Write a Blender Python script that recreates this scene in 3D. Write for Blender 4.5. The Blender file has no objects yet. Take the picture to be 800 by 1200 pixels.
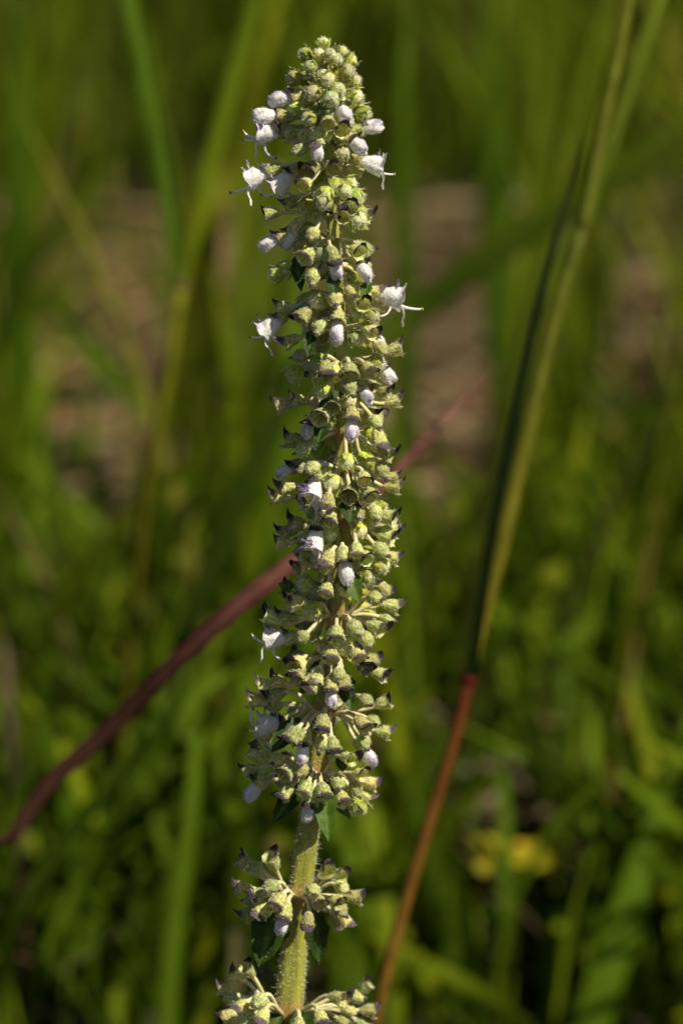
import bpy, math, random
import numpy as np
from mathutils import Vector, Matrix

# ------------------------------------------------------------------ camera
sc = bpy.context.scene
PITCH = math.radians(18.0)
CAM_H = 0.31
FOCUS = 0.400
S = 0.144 / 1200.0                       # metres per photo pixel in the focal plane
C = Vector((0.0, 0.0, CAM_H))
F = Vector((0, math.cos(PITCH), -math.sin(PITCH)))
U = Vector((0, math.sin(PITCH), math.cos(PITCH)))
R = Vector((1, 0, 0))

cam = bpy.data.cameras.new('camera')
cam.lens = 100.0
cam.sensor_fit = 'VERTICAL'
cam.sensor_height = 36.0
cam.sensor_width = 24.0
cam.clip_start = 0.01
cam.clip_end = 500.0
cam.dof.use_dof = True
cam.dof.focus_distance = 0.396
cam.dof.aperture_fstop = 12.5
cam.dof.aperture_blades = 0
cam_o = bpy.data.objects.new('camera', cam)
sc.collection.objects.link(cam_o)
cam_o.location = C
cam_o.rotation_euler = (math.radians(90) - PITCH, 0, 0)
sc.camera = cam_o

# ------------------------------------------------------------------ light
SUN_DIR = Vector((0.56, -0.30, 0.80)).normalized()       # towards the sun
sun_el = math.asin(SUN_DIR.z)
sun_az = math.atan2(SUN_DIR.x, SUN_DIR.y)
w = bpy.data.worlds.new('World')
sc.world = w
w.use_nodes = True
nt = w.node_tree
nt.nodes.clear()
sky = nt.nodes.new('ShaderNodeTexSky')
sky.sky_type = 'NISHITA'
sky.sun_disc = False
sky.sun_elevation = sun_el
sky.sun_rotation = sun_az
bg = nt.nodes.new('ShaderNodeBackground')
bg.inputs['Strength'].default_value = 0.05
wo = nt.nodes.new('ShaderNodeOutputWorld')
nt.links.new(sky.outputs[0], bg.inputs[0])
nt.links.new(bg.outputs[0], wo.inputs[0])
sun = bpy.data.lights.new('sun', 'SUN')
sun.energy = 5.0
sun.angle = math.radians(0.5)
sun.color = (1.0, 0.93, 0.80)
sun_o = bpy.data.objects.new('sun', sun)
sc.collection.objects.link(sun_o)
sun_o.rotation_euler = (-SUN_DIR).to_track_quat('-Z', 'Y').to_euler()
sun_o.location = (0.5, -0.5, 1.5)

sc.view_settings.view_transform = 'Standard'
sc.view_settings.look = 'None'
sc.view_settings.exposure = 0.35
sc.view_settings.gamma = 1.0
sc.view_settings.use_curve_mapping = False
sc.cycles.use_denoising = True
sc.cycles.max_bounces = 8
sc.cycles.diffuse_bounces = 4
sc.cycles.transmission_bounces = 6
sc.cycles.sample_clamp_indirect = 6.0

COL = sc.collection
rnd = random.Random(7)
MM = 0.001


def P(px, py, d=FOCUS):
    k = S * d / FOCUS
    return C + F * d + R * ((px - 400) * k) + U * ((600 - py) * k)


def ground_depth(py, z=0.0):
    """camera depth at which the ray through photo row py meets height z"""
    a = (600 - py) * S / FOCUS
    return (z - CAM_H) / (F.z + a * U.z)


def lerp(a, b, t):
    return a + (b - a) * t


def interp(x, tab):
    if x <= tab[0][0]:
        return tab[0][1]
    for (x0, y0), (x1, y1) in zip(tab, tab[1:]):
        if x <= x1:
            return lerp(y0, y1, (x - x0) / (x1 - x0))
    return tab[-1][1]


def sstep(a, b, x):
    t = max(0.0, min(1.0, (x - a) / (b - a)))
    return t * t * (3 - 2 * t)


# ------------------------------------------------------------------ materials
def foliage_mat(name, transl=0.35, rough=0.45, spec=0.35, noise_scale=900.0, noise_amt=0.35, obj_var=0.0,
                bump=0.0, stretch=None, fuzz=0.0):
    m = bpy.data.materials.new(name)
    m.use_nodes = True
    t = m.node_tree
    t.nodes.clear()
    out = t.nodes.new('ShaderNodeOutputMaterial')
    att = t.nodes.new('ShaderNodeAttribute')
    att.attribute_name = 'Col'
    tc = t.nodes.new('ShaderNodeTexCoord')
    mp = t.nodes.new('ShaderNodeMapping')
    if stretch:
        mp.inputs['Scale'].default_value = stretch
    t.links.new(tc.outputs['Object'], mp.inputs[0])
    nz = t.nodes.new('ShaderNodeTexNoise')
    nz.inputs['Scale'].default_value = noise_scale
    nz.inputs['Detail'].default_value = 4
    t.links.new(mp.outputs[0], nz.inputs['Vector'])
    mr = t.nodes.new('ShaderNodeMapRange')
    mr.inputs[1].default_value = 0.25
    mr.inputs[2].default_value = 0.75
    mr.inputs[3].default_value = 1 - noise_amt
    mr.inputs[4].default_value = 1 + noise_amt
    t.links.new(nz.outputs['Fac'], mr.inputs[0])
    mul = t.nodes.new('ShaderNodeMix')
    mul.data_type = 'RGBA'
    mul.blend_type = 'MULTIPLY'
    mul.inputs[0].default_value = 1
    t.links.new(att.outputs['Color'], mul.inputs[6])
    t.links.new(mr.outputs[0], mul.inputs[7])
    colsock = mul.outputs[2]
    if obj_var > 0:
        oi = t.nodes.new('ShaderNodeObjectInfo')
        hs = t.nodes.new('ShaderNodeHueSaturation')
        m1 = t.nodes.new('ShaderNodeMapRange')
        m1.inputs[3].default_value = 1 - obj_var
        m1.inputs[4].default_value = 1 + obj_var
        t.links.new(oi.outputs['Random'], m1.inputs[0])
        t.links.new(m1.outputs[0], hs.inputs['Value'])
        ml = t.nodes.new('ShaderNodeMath')
        ml.operation = 'MULTIPLY'
        ml.inputs[1].default_value = 7.31
        fr = t.nodes.new('ShaderNodeMath')
        fr.operation = 'FRACT'
        t.links.new(oi.outputs['Random'], ml.inputs[0])
        t.links.new(ml.outputs[0], fr.inputs[0])
        m2 = t.nodes.new('ShaderNodeMapRange')
        m2.inputs[3].default_value = 0.5 - obj_var * 0.07
        m2.inputs[4].default_value = 0.5 + obj_var * 0.07
        t.links.new(fr.outputs[0], m2.inputs[0])
        t.links.new(m2.outputs[0], hs.inputs['Hue'])
        t.links.new(colsock, hs.inputs['Color'])
        colsock = hs.outputs[0]
    pb = t.nodes.new('ShaderNodeBsdfPrincipled')
    pb.inputs['Roughness'].default_value = rough
    pb.inputs['Specular IOR Level'].default_value = spec
    if fuzz > 0:
        pb.inputs['Sheen Weight'].default_value = fuzz
        pb.inputs['Sheen Roughness'].default_value = 0.4
    t.links.new(colsock, pb.inputs['Base Color'])
    if bump > 0:
        bp = t.nodes.new('ShaderNodeBump')
        bp.inputs['Strength'].default_value = bump
        bp.inputs['Distance'].default_value = 0.0002
        t.links.new(nz.outputs['Fac'], bp.inputs['Height'])
        t.links.new(bp.outputs[0], pb.inputs['Normal'])
    if transl > 0:
        tr = t.nodes.new('ShaderNodeBsdfTranslucent')
        t.links.new(colsock, tr.inputs['Color'])
        mx = t.nodes.new('ShaderNodeMixShader')
        mx.inputs[0].default_value = transl
        t.links.new(pb.outputs[0], mx.inputs[1])
        t.links.new(tr.outputs[0], mx.inputs[2])
        t.links.new(mx.outputs[0], out.inputs[0])
    else:
        t.links.new(pb.outputs[0], out.inputs[0])
    return m


M_CALYX = foliage_mat('calyx', 0.28, 0.6, 0.10, 1900, 0.5, 0.30, bump=1.0)
M_COROLLA = foliage_mat('corolla', 0.25, 0.6, 0.2, 2200, 0.22, 0.06, bump=0.9)
M_HAIR = foliage_mat('hair', 0.35, 0.4, 0.5, 500, 0.1)
M_STEM = foliage_mat('stem', 0.0, 0.5, 0.35, 900, 0.3, 0.0, bump=0.5, stretch=(1, 1, 0.3))
M_BRACT = foliage_mat('bract', 0.18, 0.5, 0.12, 900, 0.35, 0.12, bump=0.6)
M_GRASS = foliage_mat('grass', 0.45, 0.6, 0.03, 60, 0.18, 0.0)
M_STALK = foliage_mat('stalk', 0.12, 0.5, 0.08, 220, 0.3, 0.0)
M_STRAW = foliage_mat('straw', 0.2, 0.6, 0.25, 120, 0.3)


def ground_mat():
    m = bpy.data.materials.new('soil')
    m.use_nodes = True
    t = m.node_tree
    b = t.nodes['Principled BSDF']
    b.inputs['Roughness'].default_value = 0.95
    tc = t.nodes.new('ShaderNodeTexCoord')
    nz = t.nodes.new('ShaderNodeTexNoise')
    nz.inputs['Scale'].default_value = 25
    nz.inputs['Detail'].default_value = 8
    cr = t.nodes.new('ShaderNodeValToRGB')
    cr.color_ramp.elements[0].position = 0.3
    cr.color_ramp.elements[0].color = (0.012, 0.008, 0.003, 1)
    cr.color_ramp.elements[1].position = 0.75
    cr.color_ramp.elements[1].color = (0.055, 0.036, 0.014, 1)
    t.links.new(tc.outputs['Object'], nz.inputs['Vector'])
    t.links.new(nz.outputs['Fac'], cr.inputs[0])
    t.links.new(cr.outputs[0], b.inputs['Base Color'])
    bp = t.nodes.new('ShaderNodeBump')
    bp.inputs['Distance'].default_value = 0.01
    t.links.new(nz.outputs['Fac'], bp.inputs['Height'])
    t.links.new(bp.outputs[0], b.inputs['Normal'])
    return m


# ------------------------------------------------------------------ mesh builder
class MB:
    def __init__(self):
        self.v, self.f, self.c, self.m = [], [], [], []

    def add(self, v, c):
        self.v.append(tuple(v))
        self.c.append((c[0], c[1], c[2], 1.0))
        return len(self.v) - 1

    def face(self, idx, mi=0):
        self.f.append(tuple(idx))
        self.m.append(mi)

    def grid(self, rows, cols, closed=False, mi=0):
        """rows: list of lists of points; cols: same of colours"""
        base = []
        for r_, c_ in zip(rows, cols):
            base.append([self.add(p, c) for p, c in zip(r_, c_)])
        for a, b in zip(base, base[1:]):
            n = len(a)
            for i in range(n if closed else n - 1):
                j = (i + 1) % n
                self.face((a[i], a[j], b[j], b[i]), mi)
        return base

    def tube(self, pts, radii, cols, seg=8, mi=0, cap=True, shape=None):
        n = len(pts)
        pts = [Vector(p) for p in pts]
        ref = None
        rows, cc = [], []
        for i in range(n):
            t = (pts[min(i + 1, n - 1)] - pts[max(i - 1, 0)])
            t = t.normalized() if t.length > 1e-12 else Vector((0, 0, 1))
            if ref is None:
                ref = t.orthogonal().normalized()
            ref = (ref - t * ref.dot(t)).normalized()
            bi = t.cross(ref)
            row = []
            for k in range(seg):
                a = 2 * math.pi * k / seg
                rr = radii[i] * (shape(a) if shape else 1.0)
                row.append(pts[i] + ref * (math.cos(a) * rr) + bi * (math.sin(a) * rr))
            rows.append(row)
            cc.append([cols[i]] * seg)
        b = self.grid(rows, cc, True, mi)
        if cap:
            i1 = self.add(pts[-1], cols[-1])
            for k in range(seg):
                self.face((b[-1][k], b[-1][(k + 1) % seg], i1), mi)
            i0 = self.add(pts[0], cols[0])
            for k in range(seg):
                self.face((b[0][(k + 1) % seg], b[0][k], i0), mi)

    def ellipsoid(self, c, ax, r, rl, col, seg=8, rings=5, mi=0):
        ax = Vector(ax).normalized()
        pts = [Vector(c) + ax * (rl * -math.cos(math.pi * i / rings)) for i in range(rings + 1)]
        rad = [max(r * math.sin(math.pi * i / rings), r * 0.02) for i in range(rings + 1)]
        self.tube(pts, rad, [col] * (rings + 1), seg, mi, cap=False)

    def hairs(self, n, length, rng, col=(0.75, 0.74, 0.62), width=0.035 * MM, mi=1, faces=None, lean=None, tilt=0.5):
        fs = faces if faces is not None else [f for f, m in zip(self.f, self.m) if m == 0]
        areas = []
        vv = [Vector(v) for v in self.v]
        for f in fs:
            a = (vv[f[1]] - vv[f[0]]).cross(vv[f[2]] - vv[f[0]]).length
            areas.append(a + 1e-15)
        pick = rng.choices(range(len(fs)), weights=areas, k=n)
        for i in pick:
            f = fs[i]
            u_, v_ = rng.random(), rng.random()
            p = vv[f[0]].lerp(vv[f[1]], u_).lerp(vv[f[-1]].lerp(vv[f[2]], u_), v_)
            nn = (vv[f[1]] - vv[f[0]]).cross(vv[f[2]] - vv[f[0]])
            if nn.length < 1e-18:
                continue
            nn.normalize()
            j = Vector((rng.gauss(0, 1), rng.gauss(0, 1), rng.gauss(0, 1))) * tilt * 0.5
            d = (nn + j + (lean if lean else Vector((0, 0, 0)))).normalized()
            L = length * rng.uniform(0.5, 1.25)
            sd = d.orthogonal().normalized()
            sd = Matrix.Rotation(rng.uniform(0, 6.28), 3, d) @ sd
            a = self.add(p - sd * width * 0.5, col)
            b = self.add(p + sd * width * 0.5, col)
            e = self.add(p + d * L * 0.55 + sd * width * 0.3, col)
            g = self.add(p + d * L * 0.55 - sd * width * 0.3, col)
            h = self.add(p + d * L + j * L * 0.25, col)
            self.face((a, b, e, g), mi)
            self.face((g, e, h), mi)

    def mesh(self, name, mats):
        me = bpy.data.meshes.new(name)
        me.from_pydata(self.v, [], self.f)
        for m in mats:
            me.materials.append(m)
        me.polygons.foreach_set('material_index', self.m)
        me.polygons.foreach_set('use_smooth', [True] * len(self.f))
        at = me.color_attributes.new('Col', 'FLOAT_COLOR', 'POINT')
        at.data.foreach_set('color', np.array(self.c, dtype=np.float32).ravel())
        me.update()
        return me

    def obj(self, name, mats, parent=None, origin=None):
        if origin is not None:
            o3 = Vector(origin)
            self.v = [tuple(Vector(p) - o3) for p in self.v]
        o = link(name, self.mesh(name, mats), parent)
        if origin is not None:
            o.location = o3
        return o


def link(name, data, parent=None):
    o = bpy.data.objects.new(name, data)
    COL.objects.link(o)
    if parent:
        o.parent = parent
    return o


def tag(o, label=None, cat=None, group=None, kind=None):
    if label:
        o['label'] = label
    if cat:
        o['category'] = cat
    if group:
        o['group'] = group
    if kind:
        o['kind'] = kind
    return o


def mixc(a, b, t):
    return tuple(lerp(x, y, t) for x, y in zip(a, b))


# ------------------------------------------------------------------ the ground
gm = MB()
n = 40
ext = 60.0
grows, gcols = [], []
for j in range(n + 1):
    row = []
    for i in range(n + 1):
        u = (i / n - 0.5) * 2
        v = (j / n - 0.5) * 2
        x = math.copysign(abs(u) ** 3, u) * ext
        y = math.copysign(abs(v) ** 3, v) * ext + 1.0
        row.append((x, y, rnd.uniform(-0.004, 0.004) if abs(x) < 6 and abs(y) < 8 else 0))
    grows.append(row)
    gcols.append([(0.05, 0.03, 0.02)] * (n + 1))
gm.grid(grows, gcols)
ground = gm.obj('ground', [ground_mat()])
tag(ground, kind='structure')


# ------------------------------------------------------------------ grass helpers
def blade_into(mb, pts, widths, cols, wdir=None, fold=0.25, mi=0, twist=0.0):
    """pts: world points; a folded leaf blade, 3 vertices across"""
    n = len(pts)
    rows, cc = [], []
    for i in range(n):
        t = (pts[min(i + 1, n - 1)] - pts[max(i - 1, 0)]).normalized()
        wd = wdir - t * wdir.dot(t)
        if wd.length < 1e-6:
            wd = t.orthogonal()
        wd.normalize()
        if twist:
            wd = Matrix.Rotation(twist * i / (n - 1), 3, t) @ wd
        nn = t.cross(wd)
        h = widths[i] * 0.5
        rows.append([pts[i] - wd * h + nn * h * fold, pts[i], pts[i] + wd * h + nn * h * fold])
        c = cols[i]
        cc.append([c, mixc(c, (0.25, 0.32, 0.05), 0.18), c])
    mb.grid(rows, cc, False, mi)


def curve_pts(ctrl, n):
    """Catmull-Rom through control points"""
    ctrl = [Vector(c) for c in ctrl]
    pts = [ctrl[0] * 2 - ctrl[1]] + ctrl + [ctrl[-1] * 2 - ctrl[-2]]
    segs = len(ctrl) - 1
    out = []
    for i in range(n):
        u = i / (n - 1) * segs
        k = min(int(u), segs - 1)
        t = u - k
        p0, p1, p2, p3 = pts[k:k + 4]
        out.append(0.5 * ((2 * p1) + (p2 - p0) * t + (2 * p0 - 5 * p1 + 4 * p2 - p3) * t * t + (3 * p1 - p0 - 3 * p2 + p3) * t ** 3))
    return out


G_DARK = (0.030, 0.062, 0.002)
G_MID = (0.095, 0.165, 0.003)
G_YEL = (0.210, 0.235, 0.004)
G_OLIVE = (0.140, 0.120, 0.010)
STRAWC = (0.34, 0.235, 0.12)
PURPLE = (0.150, 0.025, 0.040)
BROWN = (0.150, 0.050, 0.015)

# ------------------------------------------------------------------ dead straw on the ground (stuff)
sm = MB()
rs = random.Random(21)
for i in range(5200):
    d = rs.uniform(0.62, 1.34) if i < 4700 else rs.uniform(1.4, 5)
    x = rs.uniform(-0.55, 0.55) * d
    y = d
    if math.sin(x * 31 + 3 * math.sin(y * 17)) * math.sin(y * 26 + 2.2 * math.sin(x * 23)) < -0.12 and rs.random() < 0.8:
        continue                                   # bare dark soil between the mats
    z0 = rs.uniform(0.002, 0.035) * (1 if d < 2.6 else 2)
    L = rs.uniform(0.04, 0.22)
    a = rs.gauss(0.0, 0.75)
    dr = Vector((math.cos(a), math.sin(a), rs.gauss(0.0, 0.12)))
    p0 = Vector((x, y, z0)) - dr * L / 2
    p1 = Vector((x, y, z0 + rs.uniform(0, 0.012)))
    p2 = Vector((x, y, z0)) + dr * L / 2
    p0.z = max(p0.z, 0.001)
    p2.z = max(p2.z, 0.001)
    wdt = rs.uniform(0.0015, 0.0048)
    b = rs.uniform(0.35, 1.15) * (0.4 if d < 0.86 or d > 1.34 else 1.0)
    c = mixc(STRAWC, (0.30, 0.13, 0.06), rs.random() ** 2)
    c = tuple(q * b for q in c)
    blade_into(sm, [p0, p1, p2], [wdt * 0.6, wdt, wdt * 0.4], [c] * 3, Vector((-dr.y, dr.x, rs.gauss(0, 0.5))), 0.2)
straw = sm.obj('dead_straw', [M_STRAW])
tag(straw, 'pale brown dead straw matted on the ground behind the spike', 'straw', kind='stuff')

# ------------------------------------------------------------------ grass mass (stuff)
# photo regions where the thatch or the dark gaps show between the blades: (x0,x1,y0,y1,keep probability)
GAPS = [(70, 205, 270, 400, 0.5), (60, 200, 400, 600, 0.10), (430, 575, 290, 540, 0.12), (225, 330, 250, 420, 0.45),
        (690, 800, 360, 470, 0.25), (560, 655, 950, 1065, 0.12)]


def to_px(p):
    v = p - C
    d = v.dot(F)
    k = S * d / FOCUS
    return 400 + v.dot(R) / k, 600 - v.dot(U) / k, d


gr = MB()
rg = random.Random(5)


def mass_blade(x, y, h, wdt, leanx, leany, c0, c1, seg=6):
    p = Vector((x, y, -0.002))
    pts = [Vector((x + leanx * t * t * h + 0.04 * h * leanx * math.sin(5 * t), y + leany * t * t * h, -0.002 + h * t * (1 - 0.18 * t * (abs(leanx) + abs(leany)))))
           for t in [k / seg for k in range(seg + 1)]]
    for q in pts:
        q.z = max(q.z, -0.002)
    return pts


def accept(pts, rng):
    worst = 1.0
    for q in pts:
        px, py, d = to_px(q)
        if d < 0.52 and -60 < px < 860 and -60 < py < 1260:
            return False
        for (x0, x1, y0, y1, k) in GAPS:
            if x0 < px < x1 and y0 < py < y1:
                worst = min(worst, k)
    a_, b_ = to_px(pts[0]), to_px(pts[-1])
    if a_[2] < 0.9 and abs(a_[0] - b_[0]) > 0.8 * abs(a_[1] - b_[1]) and abs(a_[0] - b_[0]) > 70:
        return False                               # nothing lying flat just behind the spike
    return rng.random() < worst


cnt = 0
for i in range(11000):
    far = rg.random()
    d = 0.60 + 2.2 * far ** 1.25
    x = rg.uniform(-0.42, 0.42) * max(d, 0.9)
    h = rg.uniform(0.06, 0.34) * (0.75 + 0.3 * rg.random())
    if d < 0.8:
        h *= 0.7
    if d > 1.5:
        h *= 1.35
    pts = mass_blade(x, d, h, 0, rg.gauss(0, 0.28), rg.gauss(0, 0.25), None, None)
    if 0.90 < d < 1.38 and -0.20 < x < 0.28 and rg.random() > 0.26:
        continue                                   # the clearing with the thatch
    if d < 0.92 and (h > 0.15 and rg.random() > 0.35 or rg.random() > 0.45):
        continue
    if not accept(pts, rg):
        continue
    r_ = rg.random()
    c = mixc(G_DARK, G_MID, rg.random()) if r_ < 0.5 else (mixc(G_MID, G_YEL, rg.random()) if r_ < 0.86 else mixc(G_OLIVE, STRAWC, rg.random() * 0.7))
    if d > 1.35:                                   # ranker grass behind the clearing, clumps painted darker for its shaded gaps
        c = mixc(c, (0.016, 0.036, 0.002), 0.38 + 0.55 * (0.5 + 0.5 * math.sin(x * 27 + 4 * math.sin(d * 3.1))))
    wdt = rg.uniform(0.0022, 0.0062)
    if d < 0.7:
        wdt *= 0.7
    ws = [wdt * (0.75 + 0.25 * math.sin(3 * t)) * (1 - t ** 3) + 0.0002 for t in [k / 6 for k in range(7)]]
    az = rg.gauss(0, 0.9)
    tipc = mixc(c, G_YEL, 0.35)
    cs = [mixc(c, tipc, k / 6) for k in range(7)]
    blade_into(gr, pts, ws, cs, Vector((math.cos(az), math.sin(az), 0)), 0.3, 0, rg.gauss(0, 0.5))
    cnt += 1
for i in range(260):
    d = rg.uniform(0.62, 0.92)
    x = rg.uniform(-0.36, 0.36) * d
    h = rg.uniform(0.14, 0.30)
    pts = mass_blade(x, d, h, 0, rg.gauss(0.05, 0.2), rg.gauss(0, 0.2), None, None)
    if not accept(pts, rg):
        continue
    c = mixc(G_DARK, G_YEL, rg.random())
    wdt = rg.uniform(0.002, 0.0045)
    ws = [wdt * (1 - (k / 6) ** 3) + 0.0002 for k in range(7)]
    az = rg.gauss(0, 0.7)
    blade_into(gr, pts, ws, [mixc(c, G_YEL, 0.3 * k / 6) for k in range(7)], Vector((math.cos(az), math.sin(az), 0)), 0.3, 0, rg.gauss(0, 0.4))
# the meadow goes on behind and to the sides
for i in range(5200):
    d = 2.4 + 9 * rg.random() ** 1.6
    x = rg.uniform(-0.8, 0.8) * d
    h = rg.uniform(0.15, 0.5)
    pts = mass_blade(x, d, h, 0, rg.gauss(0, 0.3), rg.gauss(0, 0.3), None, None, 3)
    c = mixc(G_DARK, G_YEL, rg.random())
    wdt = rg.uniform(0.004, 0.010)
    az = rg.uniform(0, 3.14)
    blade_into(gr, pts, [wdt, wdt, wdt * 0.7, 0.0004], [c] * 4, Vector((math.cos(az), math.sin(az), 0)), 0.3)
# low broad leaves and short shoots near the camera side of the clearing
for i in range(5200):
    d = rg.uniform(0.56, 0.74) if i > 1900 else rg.uniform(0.7, 0.92)
    x = rg.uniform(-0.36, 0.36) * max(d, 0.9)
    h = rg.uniform(0.03, 0.13) if d > 0.7 else rg.uniform(0.03, 0.10)
    lx, ly = rg.gauss(0, 0.4), rg.gauss(0, 0.4)
    pts = mass_blade(x, d, h, 0, lx, ly, None, None, 4)
    if not accept(pts, rg):
        continue
    c = mixc(G_MID, G_YEL, rg.random() ** 1.5) if rg.random() < 0.5 else mixc(G_DARK, G_MID, rg.random())
    wdt = rg.uniform(0.0022, 0.0052)
    ws = [wdt * (0.25 + 0.9 * math.sin(math.pi * (0.1 + 0.85 * t))) for t in (0, .25, .5, .75, 1.0)]
    az = rg.uniform(0, 3.14)
    blade_into(gr, pts, ws, [c] * 5, Vector((math.cos(az), math.sin(az), 0.2)), 0.15)
# short turf round the foot of the spike and towards the camera
for i in range(3000):
    d = rg.uniform(-0.4, 0.60)
    x = rg.uniform(-0.55, 0.55)
    pts = mass_blade(x, d, rg.uniform(0.012, 0.042), 0, rg.gauss(0, 0.6), rg.gauss(0, 0.6), None, None, 4)
    c = mixc(G_DARK, G_YEL, rg.random() ** 1.4)
    wdt = rg.uniform(0.002, 0.0045)
    az = rg.uniform(0, 3.14)
    blade_into(gr, pts, [wdt, wdt, wdt * 0.9, wdt * 0.6, 0.0003], [c] * 5, Vector((math.cos(az), math.sin(az), 0)), 0.25)
grass = gr.obj('meadow_grass', [M_GRASS])
tag(grass, 'mass of green meadow grass growing all round behind the spike', 'grass', kind='stuff')


# ------------------------------------------------------------------ single grass blades and stalks that can be told apart
def to_ground(p, dxy=(0, 0)):
    return Vector((p.x + dxy[0], p.y + dxy[1], -0.002))


def lone_blade(name, label, ctrl, wpx, col, col2=None, root=None, fold=0.25, mat=None, face=0.0, n=18, tip=True, group=None, round_=False, root_w=1.0):
    """ctrl: photo points (px, py, depth) from root to tip; root: extra world offset down to the ground"""
    pts3 = [P(*c) for c in ctrl]
    if root is not None:
        pts3 = [to_ground(pts3[0], root)] + pts3
    pts = curve_pts(pts3, n)
    dm = sum(c[2] for c in ctrl) / len(ctrl)
    wd = wpx * S * dm / FOCUS
    col2 = col2 or col
    ws = [wd * (0.8 + 0.2 * math.sin(3.1 * k / (n - 1))) * ((1 - (k / (n - 1)) ** 4) if tip else 1) * lerp(root_w, 1, min(1, 2.2 * k / (n - 1))) + 0.0002 for k in range(n)]
    cs = [mixc(col, col2, k / (n - 1)) for k in range(n)]
    mb = MB()
    if round_:
        mb.tube(pts, [q * 0.5 for q in ws], cs, 10)
    else:
        wdir = (R * math.cos(face) + F * math.sin(face))
        if abs((pts[-1] - pts[0]).normalized().dot(R)) > 0.75:
            wdir = U * math.cos(face) + F * math.sin(face)
        blade_into(mb, pts, ws, cs, wdir, fold)
    o = mb.obj(name, [mat or M_GRASS], None, pts[0])
    tag(o, label, 'grass plant', group)
    return o


gb = 'grass_plant'
lone_blade(gb, 'purple red grass blade arching up behind the middle of the spike', [(-30, 1040, 0.50), (12, 985, 0.495), (60, 918, 0.49), (130, 855, 0.485), (230, 755, 0.475), (335, 663, 0.472), (430, 585, 0.485), (520, 490, 0.525), (590, 425, 0.56)], 21, (0.080, 0.010, 0.020), (0.13, 0.014, 0.040), (-0.03, 0.02), 0.35, M_STALK, n=26, root_w=0.5)
lone_blade(gb, 'dark green blade slanting up behind the spike to the reddish stalk', [(330, 470, 0.66), (460, 385, 0.66), (560, 312, 0.655), (660, 248, 0.65), (740, 190, 0.645), (830, 110, 0.64)], 36, (0.010, 0.028, 0.002), (0.13, 0.19, 0.006), (-0.05, 0.0), 0.3)
lone_blade(gb, 'wide bright green blade standing beyond the forked grass shoot', [(25, 640, 0.85), (18, 400, 0.83), (25, 200, 0.81), (20, -60, 0.80)], 42, G_MID, (0.075, 0.15, 0.004), (0, 0.0))
lone_blade(gb, 'broad green blade leaning right low beside the thin brown stalk', [(660, 1290, 0.62), (715, 1130, 0.62), (760, 985, 0.63), (815, 820, 0.64)], 46, G_MID, (0.09, 0.17, 0.004), (-0.01, 0))
lone_blade(gb, 'narrow pale green blade lying almost level under the yellow flower', [(560, 1075, 0.66), (625, 1068, 0.66), (700, 1088, 0.66), (760, 1108, 0.66), (830, 1125, 0.66)], 17, (0.09, 0.19, 0.02), (0.07, 0.16, 0.012), (-0.02, 0.02))
lone_blade(gb, 'dark green blade bent over along the purple red blade', [(5, 1130, 0.60), (60, 1010, 0.59), (165, 880, 0.58), (250, 800, 0.585), (330, 760, 0.60)], 22, G_DARK, G_MID, (0, 0))
lone_blade(gb, 'upright green blade low between the lower whorl and dark bent blade', [(190, 1290, 0.60), (203, 1100, 0.60), (226, 930, 0.60), (232, 780, 0.61)], 24, G_MID, G_MID, (0, 0))
lone_blade(gb, 'green blade slanting at the foot of the reddish brown stalk', [(640, 1230, 0.62), (560, 1165, 0.61), (480, 1120, 0.61), (420, 1090, 0.61)], 22, G_MID, G_YEL, (0, 0))
lone_blade(gb, 'yellowish blade rising along the upper edge of the dark bent blade', [(90, 960, 0.70), (150, 830, 0.70), (190, 700, 0.71), (250, 560, 0.72)], 24, G_YEL, (0.16, 0.19, 0.01), (0, 0))
lone_blade(gb, 'fresh green blade pressed close behind the middle of the spike', [(330, 760, 0.75), (330, 560, 0.74), (345, 420, 0.74), (352, 300, 0.75)], 34, G_MID, (0.08, 0.16, 0.004), (0, 0))
lone_blade(gb, 'yellow green blade rising between the forked shoot and the spike tip', [(235, 330, 0.70), (262, 200, 0.69), (300, 80, 0.68), (345, -50, 0.68)], 44, G_OLIVE, G_YEL, (0.0, 0.1))
lone_blade(gb, 'tall wide green blade standing between spike tip and the sheathed stalk', [(600, 560, 0.80), (585, 330, 0.79), (575, 130, 0.78), (560, -60, 0.77)], 46, G_DARK, G_MID, (0, 0))
lone_blade(gb, 'slim green blade standing straight close behind the spike tip', [(475, 520, 0.78), (474, 330, 0.77), (472, 150, 0.76), (480, -40, 0.76)], 26, G_DARK, G_MID, (0, 0))
lone_blade(gb, 'light green blade rising behind the joint of the reddish brown stalk', [(590, 1000, 0.72), (612, 830, 0.72), (655, 640, 0.73), (690, 470, 0.74)], 38, G_MID, G_YEL, (0, 0))
lone_blade(gb, 'curved green blade drooping over straw beside the forked shoot', [(0, 300, 0.9), (60, 360, 0.88), (130, 430, 0.86), (190, 520, 0.85)][::-1], 30, G_MID, G_MID, (0, 0))
lone_blade('dry_stalk', 'grey brown withered stalk with dark foot beside the purple red blade', [(22, 1010, 0.62), (20, 930, 0.62), (8, 800, 0.63), (0, 690, 0.64)], 17, (0.05, 0.012, 0.018), (0.12, 0.085, 0.04), (0, 0), mat=M_STALK, tip=True, round_=True)
lone_blade('dry_stalk', 'thin brown stalk rising beside the broad leaning blade', [(655, 1290, 0.66), (690, 1060, 0.66), (722, 880, 0.66), (752, 700, 0.67), (785, 500, 0.68)], 10, (0.11, 0.12, 0.012), (0.12, 0.06, 0.02), (0, 0), mat=M_STALK, tip=True, round_=True)

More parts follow.
